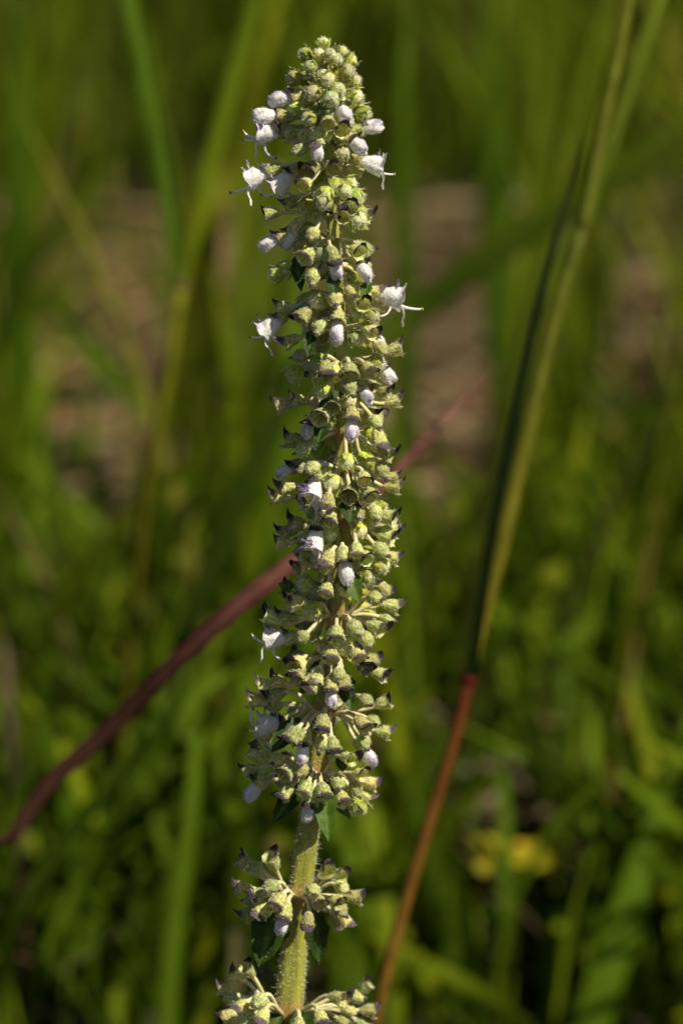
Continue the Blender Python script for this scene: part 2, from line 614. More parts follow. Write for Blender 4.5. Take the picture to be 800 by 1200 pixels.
# --- forked grass left of the spike
fk = bpy.data.objects.new('forked_grass', None)
COL.objects.link(fk)
fd = 0.60
fj = P(212, 335, fd)
fk_root = to_ground(P(150, 720, fd + 0.02), (-0.01, 0.02))
fk.location = fk_root
tag(fk, 'forked grass shoot with two upright leaf blades on one yellowish stem', 'grass plant')


def part_blade(name, parent, pts, ws, cs, wdir, mat, fold=0.3, tubeit=False, seg=10):
    mb = MB()
    if tubeit:
        mb.tube(pts, [q * 0.5 for q in ws], cs, seg)
    else:
        blade_into(mb, pts, ws, cs, wdir, fold)
    mb.v = [tuple(Vector(p) - parent.location) for p in mb.v]
    return link(name, mb.mesh(name, [mat]), parent)


k = S * fd / FOCUS
pp = curve_pts([fk_root, P(165, 620, fd + .01), P(192, 470, fd), fj], 14)
part_blade('stem', fk, pp, [15 * k] * 14, [mixc((0.10, 0.085, 0.008), (0.13, 0.13, 0.006), i / 13) for i in range(14)], R, M_STALK, tubeit=True)
pp = curve_pts([P(211, 345, fd), P(203, 260, fd), P(178, 120, fd - .005), P(150, -20, fd - .01), P(120, -160, fd - .01)], 14)
part_blade('leaf_blade', fk, pp, [26 * k * (0.6 + 0.4 * math.sin(2.6 * i / 13)) for i in range(14)], [mixc(G_DARK, (0.080, 0.15, 0.004), i / 13) for i in range(14)], R * 0.8 + F * 0.6, M_GRASS)
pp = curve_pts([P(213, 345, fd), P(228, 265, fd), P(250, 170, fd + .005), P(280, 60, fd + .01), P(320, -100, fd + .02)], 14)
part_blade('leaf_blade', fk, pp, [24 * k * (0.6 + 0.4 * math.sin(2.6 * i / 13)) for i in range(14)], [mixc(G_YEL, G_MID, i / 13) for i in range(14)], R * 0.9 - F * 0.4, M_GRASS)
mb = MB()
mb.ellipsoid(fj, U, 9 * k, 10 * k, (0.10, 0.07, 0.02), 10, 6)
mb.v = [tuple(Vector(p) - fk.location) for p in mb.v]
link('stem_node', mb.mesh('stem_node', [M_STALK]), fk)

# --- reddish grass stalk right of the spike
st = bpy.data.objects.new('grass_stalk', None)
COL.objects.link(st)
sd = 0.492
ks = S * sd / FOCUS
st_root = to_ground(P(415, 1290, sd), (-0.012, -0.005))
st.location = st_root
tag(st, 'tall grass stalk, reddish brown below its red joint and green sheathed above', 'grass stalk')
nodeP = P(549, 796, sd)
pp = curve_pts([st_root, P(440, 1195, sd), P(470, 1075, sd), P(505, 955, sd), P(532, 865, sd), nodeP], 20)
part_blade('culm', st, pp, [15 * ks] * 20, [mixc((0.15, 0.085, 0.010), (0.11, 0.022, 0.008), (i / 19) ** 1.5) for i in range(20)], R, M_STALK, tubeit=True)
mb = MB()
mb.ellipsoid(nodeP, P(556, 770, sd) - nodeP, 10 * ks, 14 * ks, (0.085, 0.012, 0.009), 12, 8)
mb.v = [tuple(Vector(p) - st.location) for p in mb.v]
link('stem_node', mb.mesh('stem_node', [M_STALK]), st)
pp = curve_pts([P(551, 786, sd), P(565, 725, sd), P(585, 645, sd), P(605, 555, sd + .002), P(632, 440, sd + .004), P(655, 350, sd + .006), P(680, 272, sd + .008)], 22)
part_blade('leaf_sheath', st, pp, [(15 + 7 * math.sin(3.0 * i / 21)) * ks for i in range(22)], [mixc((0.125, 0.10, 0.006), (0.07, 0.085, 0.006), i / 21) for i in range(22)], R, M_STALK, tubeit=True, seg=12)
mb = MB()
mb.ellipsoid(P(680, 275, sd + .008), U, 8 * ks, 9 * ks, (0.18, 0.05, 0.03), 10, 6)
mb.v = [tuple(Vector(p) - st.location) for p in mb.v]
link('stem_node', mb.mesh('stem_node', [M_STALK]), st)
pp = curve_pts([P(680, 278, sd + .008), P(695, 200, sd + .010), P(714, 105, sd + .012), P(735, 0, sd + .014), P(752, -110, sd + .016)], 14)
part_blade('upper_culm', st, pp, [15 * ks] * 14, [mixc((0.08, 0.09, 0.006), (0.15, 0.15, 0.008), i / 13) for i in range(14)], R, M_STALK, tubeit=True)
pp = curve_pts([P(676, 290, sd + .012), P(703, 215, sd + .016), P(735, 120, sd + .02), P(775, 0, sd + .025), P(805, -90, sd + .03)], 14)
part_blade('leaf_blade', st, pp, [25 * ks * (0.65 + 0.35 * math.sin(2.6 * i / 13)) for i in range(14)], [mixc(G_DARK, (0.11, 0.13, 0.006), (i / 13) ** 0.7) for i in range(14)], R * 0.75 + F * 0.65, M_GRASS)
pp = curve_pts([P(549, 792, sd - .004), P(571, 640, sd - .005), P(604, 470, sd - .005), P(638, 320, sd - .003), P(668, 210, sd), P(690, 112, sd + .002)], 16)
part_blade('leaf_blade', st, pp, [20 * ks * (1.05 - (i / 15) ** 3) for i in range(16)], [mixc((0.016, 0.040, 0.003), (0.10, 0.045, 0.015), (i / 15) ** 3) for i in range(16)], R * 0.55 - F * 0.84, M_STALK)  # dark green paints in the side turned from the sun; tip is brown

# --- blurred yellow flower low in the grass
yf = bpy.data.objects.new('yellow_flower', None)
COL.objects.link(yf)
yd = 0.66
yc = P(607, 1000, yd)
yf.location = to_ground(yc, (0.004, 0.01))
tag(yf, 'small yellow flower low in the grass beyond the reddish brown stalk', 'flower')
pp = curve_pts([yf.location.copy(), lerp(yf.location, yc, 0.5) + Vector((0.003, 0, 0)), yc], 8)
part_blade('stem', yf, pp, [0.0016] * 8, [G_MID] * 8, R, M_STALK, tubeit=True)
mb = MB()
mb.ellipsoid(yc + U * 0.001, U, 0.0022, 0.0018, (0.45, 0.30, 0.02), 10, 6)
mb.v = [tuple(Vector(p) - yf.location) for p in mb.v]
link('flower_centre', mb.mesh('flower_centre', [M_BRACT]), yf)
for i in range(7):
    a = 2 * math.pi * i / 7
    dr = Vector((math.cos(a), math.sin(a) * 0.8 - 0.25, 0.35 + 0.2 * math.sin(3 * a)))
    pts = [yc + dr * (0.0115 * t) + Vector((0, 0, -0.003 * t * t)) for t in (0, .3, .6, .85, 1)]
    part_blade('petal', yf, pts, [0.002, 0.0055, 0.007, 0.006, 0.001], [(0.52, 0.45, 0.02)] * 5, dr.cross(Vector((0, 0, 1))), M_GRASS, 0.15)

# ------------------------------------------------------------------ the flowering spike
AX = [(30, 378), (42, 379), (100, 383), (200, 387), (300, 392), (400, 399), (500, 402), (600, 402), (700, 397), (800, 387),
      (900, 372), (980, 361), (1050, 351), (1130, 343), (1200, 337), (1300, 330)]
WID = [(36, 5), (100, 9), (300, 15), (500, 20), (700, 24), (980, 26), (1050, 28), (1150, 33), (1300, 34)]
HALF = [(36, 6), (50, 14), (70, 28), (100, 42), (150, 48), (250, 54), (350, 60), (450, 64), (600, 66), (720, 64), (800, 74),
        (880, 74), (940, 68), (1050, 66), (1180, 80)]
LEAN = math.tan(math.radians(6.0))


def ax_depth(y):
    return 0.400 + (y - 480) * S * LEAN


def axp(y):
    return P(interp(y, AX), y, ax_depth(y))


def spike_frame(y):
    T = (axp(y - 12) - axp(y + 12)).normalized()
    V = (-F - T * (-F).dot(T)).normalized()
    X = T.cross(V) * -1
    if X.dot(R) < 0:
        X = -X
    return T, X, V


plant = bpy.data.objects.new('flower_spike', None)
COL.objects.link(plant)
base_pts = [axp(1300)]
g0 = axp(1300)
plant.location = Vector((g0.x - 0.004, g0.y - 0.012, 0))
tag(plant, 'tall hairy flower spike with crowded whorls of small white flowers and purple lipped calyces', 'flower')


def to_plant(mb):
    o3 = plant.location
    mb.v = [(p[0] - o3.x, p[1] - o3.y, p[2] - o3.z) for p in mb.v]


NODES = [1186, 1050, 905, 835, 770, 722, 655, 608, 550, 508, 468, 426, 386, 348, 313, 282, 252, 224, 197, 172, 149, 128, 108, 90, 74, 60, 50]

# stem, square in section, from the ground to the tip
ys = [1300, 1280, 1250, 1200] + list(range(1190, 50, -10))
spts = [plant.location + Vector((0, 0, -0.004)), lerp(plant.location, g0, 0.4) + Vector((0.0, 0.002, 0)), lerp(plant.location, g0, 0.75) + Vector((0, 0.002, 0))]
srad = [34 * S * 0.5] * 3
scol = [(0.16, 0.15, 0.02)] * 3
for y in ys:
    spts.append(axp(y))
    srad.append(interp(y, WID) * S * 0.5)
    near = min(abs(y - q) for q in NODES if q > 500) if y > 500 else 50
    c = mixc((0.34, 0.20, 0.06), (0.27, 0.265, 0.032), sstep(4, 22, near))
    if y < 500:
        c = (0.34, 0.33, 0.05)
    scol.append(c)
mb = MB()
mb.tube(spts, srad, scol, 24, shape=lambda a: 1.0 + 0.09 * math.cos(4 * a + 0.6) - 0.03 * math.cos(8 * a + 1.2))
stem_faces = [f for f in mb.f if mb.v[f[0]][2] > 0.10]
mb.hairs(9000, 0.42 * MM, random.Random(3), (0.86, 0.82, 0.64), 0.055 * MM, faces=stem_faces, tilt=0.7)
mb.hairs(1200, 1.0 * MM, random.Random(4), (0.80, 0.77, 0.62), 0.045 * MM, faces=stem_faces, tilt=0.5)
to_plant(mb)
link('stem', mb.mesh('stem', [M_STEM, M_HAIR]), plant)

# ---- flower pieces; local +Z = flower axis, +X = dorsal (upper) side
YG = (0.52, 0.51, 0.040)
GREEN = (0.25, 0.32, 0.012)
PALE = (0.80, 0.74, 0.47)
LIP = (0.012, 0.004, 0.015)
WHITE = (0.88, 0.845, 0.77)
LILAC = (0.34, 0.24, 0.46)


def make_calyx(seed, kind):
    rng = random.Random(seed)
    mb = MB()
    L = 2.7 * MM * rng.uniform(0.92, 1.08)
    seg = 20
    closed = kind == 'closed'
    dark = kind in ('dark', 'bud')
    bodyc = mixc(YG, GREEN, rng.random())
    if closed:
        bodyc = mixc((0.40, 0.44, 0.05), GREEN, rng.random() * 0.5)
    lipc = mixc(LIP, (0.20, 0.15, 0.16), rng.random() ** 2 * 0.35 if dark else 0.5)
    ns = 9
    rows, cols = [], []
    for i in range(ns):
        t = i / (ns - 1)
        if closed:
            prof = [(0, 0.32), (.12, .62), (.35, 1.02), (.6, 1.12), (.8, .98), (.93, .70), (1, .42)]
        else:
            prof = [(0, 0.34), (.12, .60), (.35, .90), (.6, 1.03), (.85, 1.14), (1, 1.26)]
        r = interp(t, prof) * MM
        row, cc = [], []
        for k in range(seg):
            a = 2 * math.pi * k / seg
            rib = math.cos(10 * a)
            rr = r * (1 + 0.045 * rib * sstep(0.05, 0.3, t)) * (1 + 0.04 * rng.gauss(0, 1))
            lat = 1.12
            row.append(Vector((math.cos(a) * rr + (0.10 * MM * math.sin(math.pi * t)), math.sin(a) * rr * lat, L * t)))
            c = mixc(bodyc, PALE, (0.62 if rib > 0.3 else 0.12) * rng.uniform(0.6, 1.3))
            c = mixc(PALE, c, sstep(0.0, 0.18, t))
            if not closed:
                dd = math.cos(a)
                c = mixc(c, PALE, 0.6 * sstep(0.75, 1, t) * sstep(0.1, -0.5, dd))
                c = mixc(c, lipc, sstep(0.86, 1.0, t) * sstep(0.35, 0.7, dd) * 0.9)
            cc.append(c)
        rows.append(row)
        cols.append(cc)
    # lips
    last, lc = rows[-1], cols[-1]
    flare = rng.uniform(0.45, 1.15) if not closed else -0.3
    lipL = rng.uniform(0.95, 1.45) * MM * (0.55 if closed else 1.0)
    for j, q in enumerate((0.35, 0.7, 1.0)):
        row, cc = [], []
        for k in range(seg):
            a = 2 * math.pi * k / seg
            dd = math.cos(a)
            up = sstep(0.05, 0.62, dd)                     # rounded upper lip
            lowt = max(0, math.cos((a - math.pi) * 4.0)) * (1 if abs(a - math.pi) < 1.25 else 0)
            e = q * (up * lipL * (0.9 + 0.1 * dd) + lowt * 0.62 * MM + 0.12 * MM)
            p = last[k]
            outw = Vector((math.cos(a), math.sin(a), 0))
            nar = -0.35 * q * abs(math.sin(a)) * up if q == 1.0 else 0
            fl = flare * up * q * 0.8 - 0.25 * (1 - up) * (1 if not closed else 2)
            row.append(p + Vector((0, 0, 1)) * e * (1 - 0.35 * max(0, flare) * q * up) + Vector((fl, 0, 0)) * e * up + outw * e * (fl * (1 - up)) + Vector((0, math.copysign(1, math.sin(a)) * nar * 0.6 * MM if abs(math.sin(a)) > .01 else 0, 0)))
            c = mixc(PALE, bodyc, 0.3)
            c = mixc(c, lipc, sstep(0.15, 0.5, up))
            if lowt > 0.5 and j == 2 and dark:
                c = mixc(c, lipc, 0.7)
            cc.append(c)
        rows.append(row)
        cols.append(cc)
    mb.grid(rows, cols, True)
    mb.hairs(170, 0.38 * MM, rng, (0.92, 0.89, 0.72), 0.045 * MM, faces=mb.f[:seg * (ns)], lean=Vector((0, 0, 0.5)))
    me = mb.mesh('calyx', [M_CALYX, M_HAIR])
    return me, L


def make_small_bud(seed):
    """woolly young bud of the spike's tip: closed calyx with a pale fuzzy head"""
    rng = random.Random(seed)
    mb = MB()
    L = 2.3 * MM
    prof = [(0, .45), (.15, .80), (.4, 1.10), (.65, 1.12), (.85, .85), (.95, .5), (1, .1)]
    rows, cols = [], []
    g = mixc((0.58, 0.60, 0.07), (0.36, 0.44, 0.03), rng.random())
    for i in range(9):
        t = i / 8
        r = interp(t, prof) * MM
        row, cc = [], []
        for k in range(16):
            a = 2 * math.pi * k / 16
            rr = r * (1 + 0.07 * math.cos(5 * a + seed) * t + 0.05 * rng.gauss(0, 1))
            row.append((math.cos(a) * rr, math.sin(a) * rr, L * t))
            c = mixc(g, (0.88, 0.84, 0.60), sstep(0.35, 0.95, t) * (0.75 if math.cos(5 * a + seed) > -0.2 else 0.35))
            cc.append(c)
        rows.append(row)
        cols.append(cc)
    mb.grid(rows, cols, True)
    # calyx teeth hugging the bud
    for k in range(5):
        a = 2 * math.pi * k / 5 + rng.uniform(-0.2, 0.2)
        o_ = Vector((math.cos(a), math.sin(a), 0))
        s_ = Vector((-math.sin(a), math.cos(a), 0))
        tl = rng.uniform(0.5, 1.0)
        pts = [o_ * 0.95 * MM + Vector((0, 0, 0.6 * MM)), o_ * 1.24 * MM + Vector((0, 0, 1.3 * MM)), o_ * (1.30 + 0.25 * tl) * MM + Vector((0, 0, (1.6 + 0.7 * tl) * MM))]
        c = mixc(g, (0.25, 0.18, 0.2), 0.15)
        tipc = mixc(g, (0.16, 0.10, 0.15), rng.uniform(0.1, 0.9))
        rows = [[pts[0] - s_ * .5 * MM, pts[0], pts[0] + s_ * .5 * MM], [pts[1] - s_ * .42 * MM, pts[1] + o_ * .08 * MM, pts[1] + s_ * .42 * MM], [pts[2] - s_ * .06 * MM, pts[2], pts[2] + s_ * .06 * MM]]
        mb.grid(rows, [[c] * 3, [c] * 3, [tipc] * 3])
    mb.hairs(230, 0.38 * MM, rng, (0.92, 0.89, 0.72), 0.045 * MM, lean=Vector((0, 0, 0.4)))
    return mb.mesh('flower_bud', [M_CALYX, M_HAIR]), L


def make_corolla_bud(seed, lil=0.6):
    """fuzzy white club pushing out of the calyx; z=0 is inside the calyx"""
    rng = random.Random(seed)
    mb = MB()
    L = rng.uniform(4.6, 5.4) * MM
    prof = [(0, .55), (.25, .72), (.5, 1.02), (.7, 1.22), (.82, 1.20), (.92, .98), (1, .62)]
    rows, cols = [], []
    ph = rng.uniform(0, 6.28)
    bend = rng.uniform(0.3, 0.8)
    for i in range(14):
        t = min(i / 12, 1.0)
        r = interp(t, prof) * MM * (0.12 if i == 13 else 1)
        row, cc = [], []
        for k in range(20):
            a = 2 * math.pi * k / 20
            crease = 1 - 0.22 * sstep(0.5, 0.9, t) * math.exp(-((abs(a - math.pi) - 1.35) / 0.22) ** 2)
            lob = 1 + 0.16 * sstep(0.75, 1.0, t) * math.sin(3 * a + ph)
            rr = r * crease * lob * (1 + 0.05 * rng.gauss(0, 1))
            zz = L * t + sstep(0.8, 1, t) * 0.28 * MM * math.sin(2 * a + ph) - (0.25 * MM if i == 13 else 0)
            row.append((math.cos(a) * rr - bend * MM * t * t, math.sin(a) * rr * 0.92, zz))
            c = WHITE
            c = mixc(c, LILAC, lil * sstep(0.55, 0.85, t) * sstep(0.0, 0.7, 0.8 * math.cos(a) + 0.7 * math.sin(4 * a + 13 * t + seed)))
            c = mixc((0.62, 0.60, 0.36), c, sstep(0.1, 0.5, t))
            cc.append(c)
        rows.append(row)
        cols.append(cc)
    mb.grid(rows, cols, True)
    mb.hairs(520, 0.32 * MM, rng, (0.90, 0.88, 0.84), 0.042 * MM, lean=Vector((0, 0, 0.3)))
    return mb.mesh('corolla', [M_COROLLA, M_HAIR])


def make_open_corolla(seed):
    rng = random.Random(seed)
    mb = MB()
    L = 4.0 * MM
    prof = [(0, .55), (.25, .82), (.5, 1.18), (.75, 1.50), (1, 1.62)]
    seg = 24
    rows, cols = [], []
    for i in range(9):
        t = i / 8
        r = interp(t, prof) * MM
        row, cc = [], []
        for k in range(seg):
            a = 2 * math.pi * k / seg
            rr = r * (1 + 0.05 * rng.gauss(0, 1)) * (1 - 0.12 * sstep(0.5, 1, t) * math.exp(-((abs(a - math.pi) - 1.2) / 0.25) ** 2))
            row.append(Vector((math.cos(a) * rr - 0.25 * MM * t * t, math.sin(a) * rr * 0.88, L * t)))
            c = mixc((0.62, 0.62, 0.42), WHITE, sstep(0.05, 0.45, t))
            c = mixc(c, LILAC, 0.35 * sstep(0.55, 1, t) * sstep(0.2, 1, math.cos(a) + 0.6 * math.sin(5 * a + seed)))
            cc.append(c)
        rows.append(row)
        cols.append(cc)
    last = rows[-1]
    for j, q in enumerate((0.4, 0.75, 1.0)):
        row, cc = [], []
        for k in range(seg):
            a = 2 * math.pi * k / seg
            dd = math.cos(a)
            up = sstep(-0.35, 0.2, dd)
            lobes = 0.45 + 0.75 * abs(math.cos(2.0 * a))
            e = (0.40 + 1.00 * up * lobes) * MM * q * rng.uniform(0.9, 1.1)
            d = Vector((0.62 * dd * up - 0.25 + 0.2 * up, 0.80 * math.sin(a) * up, 0.95 - 0.45 * q * up))
            row.append(last[k] + d * e)
            c = mixc(WHITE, (0.20, 0.10, 0.36), up * (1.0 if math.cos(6 * a + seed) > 0.1 else 0.22) * (0.35 + 0.65 * q))
            cc.append(c)
        rows.append(row)
        cols.append(cc)
    mb.grid(rows, cols, True)
    for s_ in (-1, 1):
        pr, pc = [], []
        for i in range(5):
            t = i / 4
            cx = 1.35 * MM + (1.45 * t - 0.25 * t * t) * MM
            cz = L * 0.90 + (0.35 * t - 0.75 * t * t * rng.uniform(0.2, 1.0)) * MM
            hw_ = 0.62 * MM * (1 - t ** 2.5) + 0.05 * MM
            cy = s_ * (0.50 + 0.22 * t) * MM
            pr.append([Vector((cx, cy - hw_, cz)), Vector((cx + 0.05 * MM, cy, cz - 0.14 * MM)), Vector((cx, cy + hw_, cz))])
            cl = mixc((0.55, 0.48, 0.66), (0.27, 0.15, 0.46), sstep(0.1, 0.7, t))
            pc.append([cl] * 3)
        mb.grid(pr, pc)
    # lower lip: a narrow boat bent downward
    pts = [Vector((-1.15 * MM, 0, L * 0.93)), Vector((-1.5 * MM, 0, L + 0.55 * MM)), Vector((-2.4 * MM, 0, L + 0.9 * MM)), Vector((-3.4 * MM, 0, L + 0.8 * MM)), Vector((-4.2 * MM, 0, L + 1.1 * MM))]
    hw = [0.75, 0.62, 0.55, 0.50, 0.12]
    rr_, cc_ = [], []
    for p, h in zip(pts, hw):
        rr_.append([p + Vector((0.25 * MM, h * MM * s, 0.22 * MM)) if abs(s) > 0.9 else p + Vector((0.08 * MM * abs(s), h * MM * s, 0)) for s in (-1, -.5, 0, .5, 1)])
        cc_.append([WHITE] * 5)
    mb.grid(rr_, cc_)
    mb.hairs(560, 0.30 * MM, rng, (0.90, 0.88, 0.84), 0.042 * MM, lean=Vector((0, 0, 0.2)))
    return mb.mesh('corolla', [M_COROLLA, M_HAIR])


def make_stamen(seed, curl):
    rng = random.Random(seed)
    mb = MB()
    z0 = 3.0 * MM
    pts = []
    for i in range(10):
        t = i / 9
        ang = -0.5 + curl * t
        if i == 0:
            p = Vector((-0.7 * MM, 0, z0))
        else:
            p = p + Vector((math.sin(ang), 0.10 * rng.gauss(0, 1), math.cos(ang))) * (4.9 * MM / 9)
        pts.append(p.copy())
    mb.tube(pts, [0.29 * MM - 0.012 * MM * i for i in range(10)], [(0.84, 0.83, 0.78)] * 10, 7)
    mb.ellipsoid(pts[-1] + Vector((0, 0.14 * MM, 0.05 * MM)), (1, 0.4, 0), 0.2 * MM, 0.3 * MM, (0.50, 0.42, 0.10), 6, 4)
    mb.ellipsoid(pts[-1] + Vector((0, -0.16 * MM, 0)), (1, -0.4, 0), 0.2 * MM, 0.28 * MM, (0.30, 0.22, 0.08), 6, 4)
    return mb.mesh('stamen', [M_COROLLA])


CAL = {'dark': [make_calyx(10 + i, 'dark') for i in range(7)], 'pale': [make_calyx(30 + i, 'pale') for i in range(4)],
       'closed': [make_calyx(50 + i, 'closed') for i in range(4)], 'bud': [make_small_bud(70 + i) for i in range(6)]}
COR = [make_corolla_bud(90 + i, 0.35 + 0.13 * i) for i in range(5)]
OPEN = [make_open_corolla(110 + i) for i in range(4)]
STA = [make_stamen(130 + i, c_) for i, c_ in enumerate((0.7, -0.3, 2.6, 1.4, -2.4))]

# heroes: positions read off enlarged photo crops: (crop origin x, y, scale, [(kind, x, y, droop degrees)])
# kinds: b small bud, c corolla bud, o open flower, d dark lip calyx, p pale calyx, g closed green calyx
HERO = [
    (250, 20, 3.2, [
        ('b', 412, 100, -80), ('b', 395, 140, -50), ('b', 436, 142, -50), ('b', 365, 185, -25), ('b', 460, 160, -40), ('b', 500, 205, -15), ('b', 305, 228, -10), ('b', 375, 285, 5),
        ('b', 430, 235, -5), ('b', 345, 140, -45), ('b', 478, 135, -45),
        ('c', 270, 300, 0), ('c', 212, 368, -5), ('o', 215, 432, 12), ('o', 170, 592, 12), ('o', 268, 610, 28), ('b', 358, 380, 15),
        ('c', 386, 500, 60), ('c', 490, 355, 40), ('b', 525, 240, -5), ('b', 558, 360, 5), ('c', 582, 412, -20), ('c', 538, 475, 30),
        ('o', 590, 548, 15), ('p', 430, 390, 30), ('p', 350, 625, 30), ('b', 420, 665, 35), ('b', 490, 655, 25), ('d', 300, 430, 10),
        ('g', 330, 500, 20), ('b', 440, 310, 10), ('b', 310, 345, 0), ('d', 470, 420, 20), ('p', 445, 560, 30), ('b', 530, 300, 0), ('p', 300, 690, 30)]),
    (250, 230, 3.2, [
        ('d', 225, 65, -10), ('c', 222, 165, 25), ('c', 283, 150, 45), ('g', 375, 140, 50), ('d', 355, 215, 35), ('b', 240, 290, 20), ('b', 280, 270, 40),
        ('g', 375, 300, 60), ('c', 458, 268, 65), ('c', 565, 275, 45), ('d', 530, 205, 20), ('b', 540, 90, 20), ('p', 480, 80, 10),
        ('b', 415, 20, 30), ('o', 655, 372, 22), ('o', 222, 478, 30), ('d', 270, 415, 0), ('d', 345, 440, 30), ('g', 455, 385, 40),
        ('d', 550, 405, 15), ('b', 592, 450, 25), ('g', 400, 490, 60), ('c', 462, 498, 45), ('d', 580, 505, 20), ('g', 625, 570, 30), ('d', 672, 580, -15),
        ('b', 308, 665, 50), ('p', 420, 640, 50), ('d', 510, 650, 30), ('p', 575, 640, 40), ('c', 655, 665, 30), ('g', 330, 600, 30), ('d', 500, 45, 10), ('p', 300, 540, 30)]),
    (280, 440, 3.636, [
        ('b', 355, 60, 60), ('c', 545, 85, 30), ('d', 612, 75, 5), ('d', 405, 125, 30), ('d', 258, 110, -10), ('d', 200, 125, 0), ('d', 650, 115, -10),
        ('g', 465, 45, 60), ('d', 355, 170, 30), ('c', 482, 218, 55), ('c', 290, 230, 45), ('d', 235, 285, -20), ('g', 275, 320, 20), ('c', 195, 400, 20),
        ('g', 580, 195, 40), ('p', 590, 260, 60), ('p', 615, 330, 10), ('g', 605, 400, 45), ('d', 640, 438, -5), ('d', 530, 432, 30), ('g', 318, 395, 25),
        ('o', 318, 480, 40), ('d', 220, 475, 0), ('d', 470, 502, 35), ('p', 382, 530, 60), ('d', 545, 505, 20), ('p', 645, 475, 15), ('d', 185, 520, -5),
        ('g', 580, 580, 50), ('d', 625, 605, 0), ('d', 395, 602, 35), ('d', 255, 635, 5), ('o', 325, 690, 60), ('d', 300, 540, 20), ('g', 500, 585, 40), ('d', 640, 660, 10)]),
    (280, 600, 3.636, [
        ('d', 215, 85, 20), ('d', 195, 130, 0), ('p', 500, 155, 50), ('d', 530, 190, 30), ('c', 455, 245, 70), ('d', 620, 105, 10), ('g', 600, 160, 30),
        ('d', 640, 195, 5), ('b', 605, 225, 35), ('p', 385, 190, 60), ('p', 275, 235, 10), ('p', 375, 325, 50), ('d', 215, 450, 15), ('d', 150, 455, -5),
        ('o', 165, 535, 20), ('g', 275, 530, 40), ('d', 415, 515, 40), ('d', 575, 490, 25), ('g', 575, 370, 10), ('d', 640, 400, 5), ('p', 390, 600, 40),
        ('d', 530, 640, 30), ('d', 590, 690, 15), ('p', 500, 605, 30), ('g', 425, 690, 70), ('p', 335, 690, 50), ('d', 250, 635, 20), ('g', 490, 490, 50),
        ('d', 250, 385, 0), ('g', 625, 455, 20), ('d', 230, 340, -20), ('g', 540, 540, 50), ('d', 260, 680, 30)]),
    (260, 770, 3.636, [
        ('d', 335, 35, 10), ('d', 385, 100, 60), ('d', 515, 90, 65), ('d', 600, 35, 25), ('d', 670, 70, 10), ('d', 200, 130, -5), ('d', 250, 110, -10), ('d', 240, 160, 10),
        ('c', 465, 165, 70), ('d', 430, 275, 65), ('d', 310, 325, 50), ('d', 470, 365, 60), ('g', 425, 365, 80), ('c', 342, 400, 75), ('o', 215, 285, 15),
        ('p', 190, 345, 50), ('g', 610, 185, 20), ('d', 680, 200, -20), ('d', 590, 280, 35), ('g', 640, 275, 30), ('p', 680, 320, 0), ('c', 622, 415, 50),
        ('g', 600, 360, 40), ('d', 150, 425, -30), ('d', 195, 405, -30), ('d', 185, 525, 10), ('c', 140, 560, 40), ('d', 285, 490, 35), ('d', 280, 570, 50), ('g', 340, 480, 40),
        ('p', 360, 555, 40), ('d', 430, 565, 50), ('c', 368, 655, 75), ('g', 495, 530, 50), ('d', 505, 595, 35), ('d', 580, 500, -10), ('d', 620, 535, 10),
        ('g', 565, 560, 40), ('b', 582, 632, 70), ('p', 600, 590, 30), ('d', 160, 190, 0), ('d', 130, 480, 0), ('g', 240, 440, 20), ('d', 530, 430, 10), ('g', 230, 210, 20)]),
    (240, 980, 3.636, [
        ('d', 175, 120, -15), ('d', 290, 115, -60), ('g', 225, 145, -10), ('d', 170, 220, -5), ('d', 240, 250, 35), ('d', 320, 270, 40), ('p', 200, 325, 30),
        ('c', 328, 372, 70), ('g', 285, 215, 20), ('d', 480, 270, 35), ('p', 440, 350, 70), ('d', 550, 275, 10), ('d', 625, 260, 0), ('g', 580, 220, 10),
        ('p', 510, 160, -20), ('p', 590, 350, 50), ('g', 570, 310, 40), ('p', 560, 170, -20), ('g', 460, 230, 10), ('p', 250, 310, 50), ('g', 200, 270, 20),
        ('p', 90, 660, -10), ('d', 145, 600, -30), ('d', 190, 580, -40), ('g', 120, 690, 15), ('p', 165, 720, 30), ('g', 235, 700, 20), ('d', 490, 765, 40),
        ('p', 560, 690, -10), ('g', 610, 740, 20), ('g', 640, 685, 0), ('p', 690, 745, 10), ('d', 680, 650, -50), ('p', 250, 760, 40), ('d', 110, 760, 20), ('p', 580, 790, 40), ('p', 660, 800, 30), ('g', 190, 780, 40), ('d', 400, 800, 50)]),
]

flowers = []       # centre, axis, kind
rf = random.Random(99)


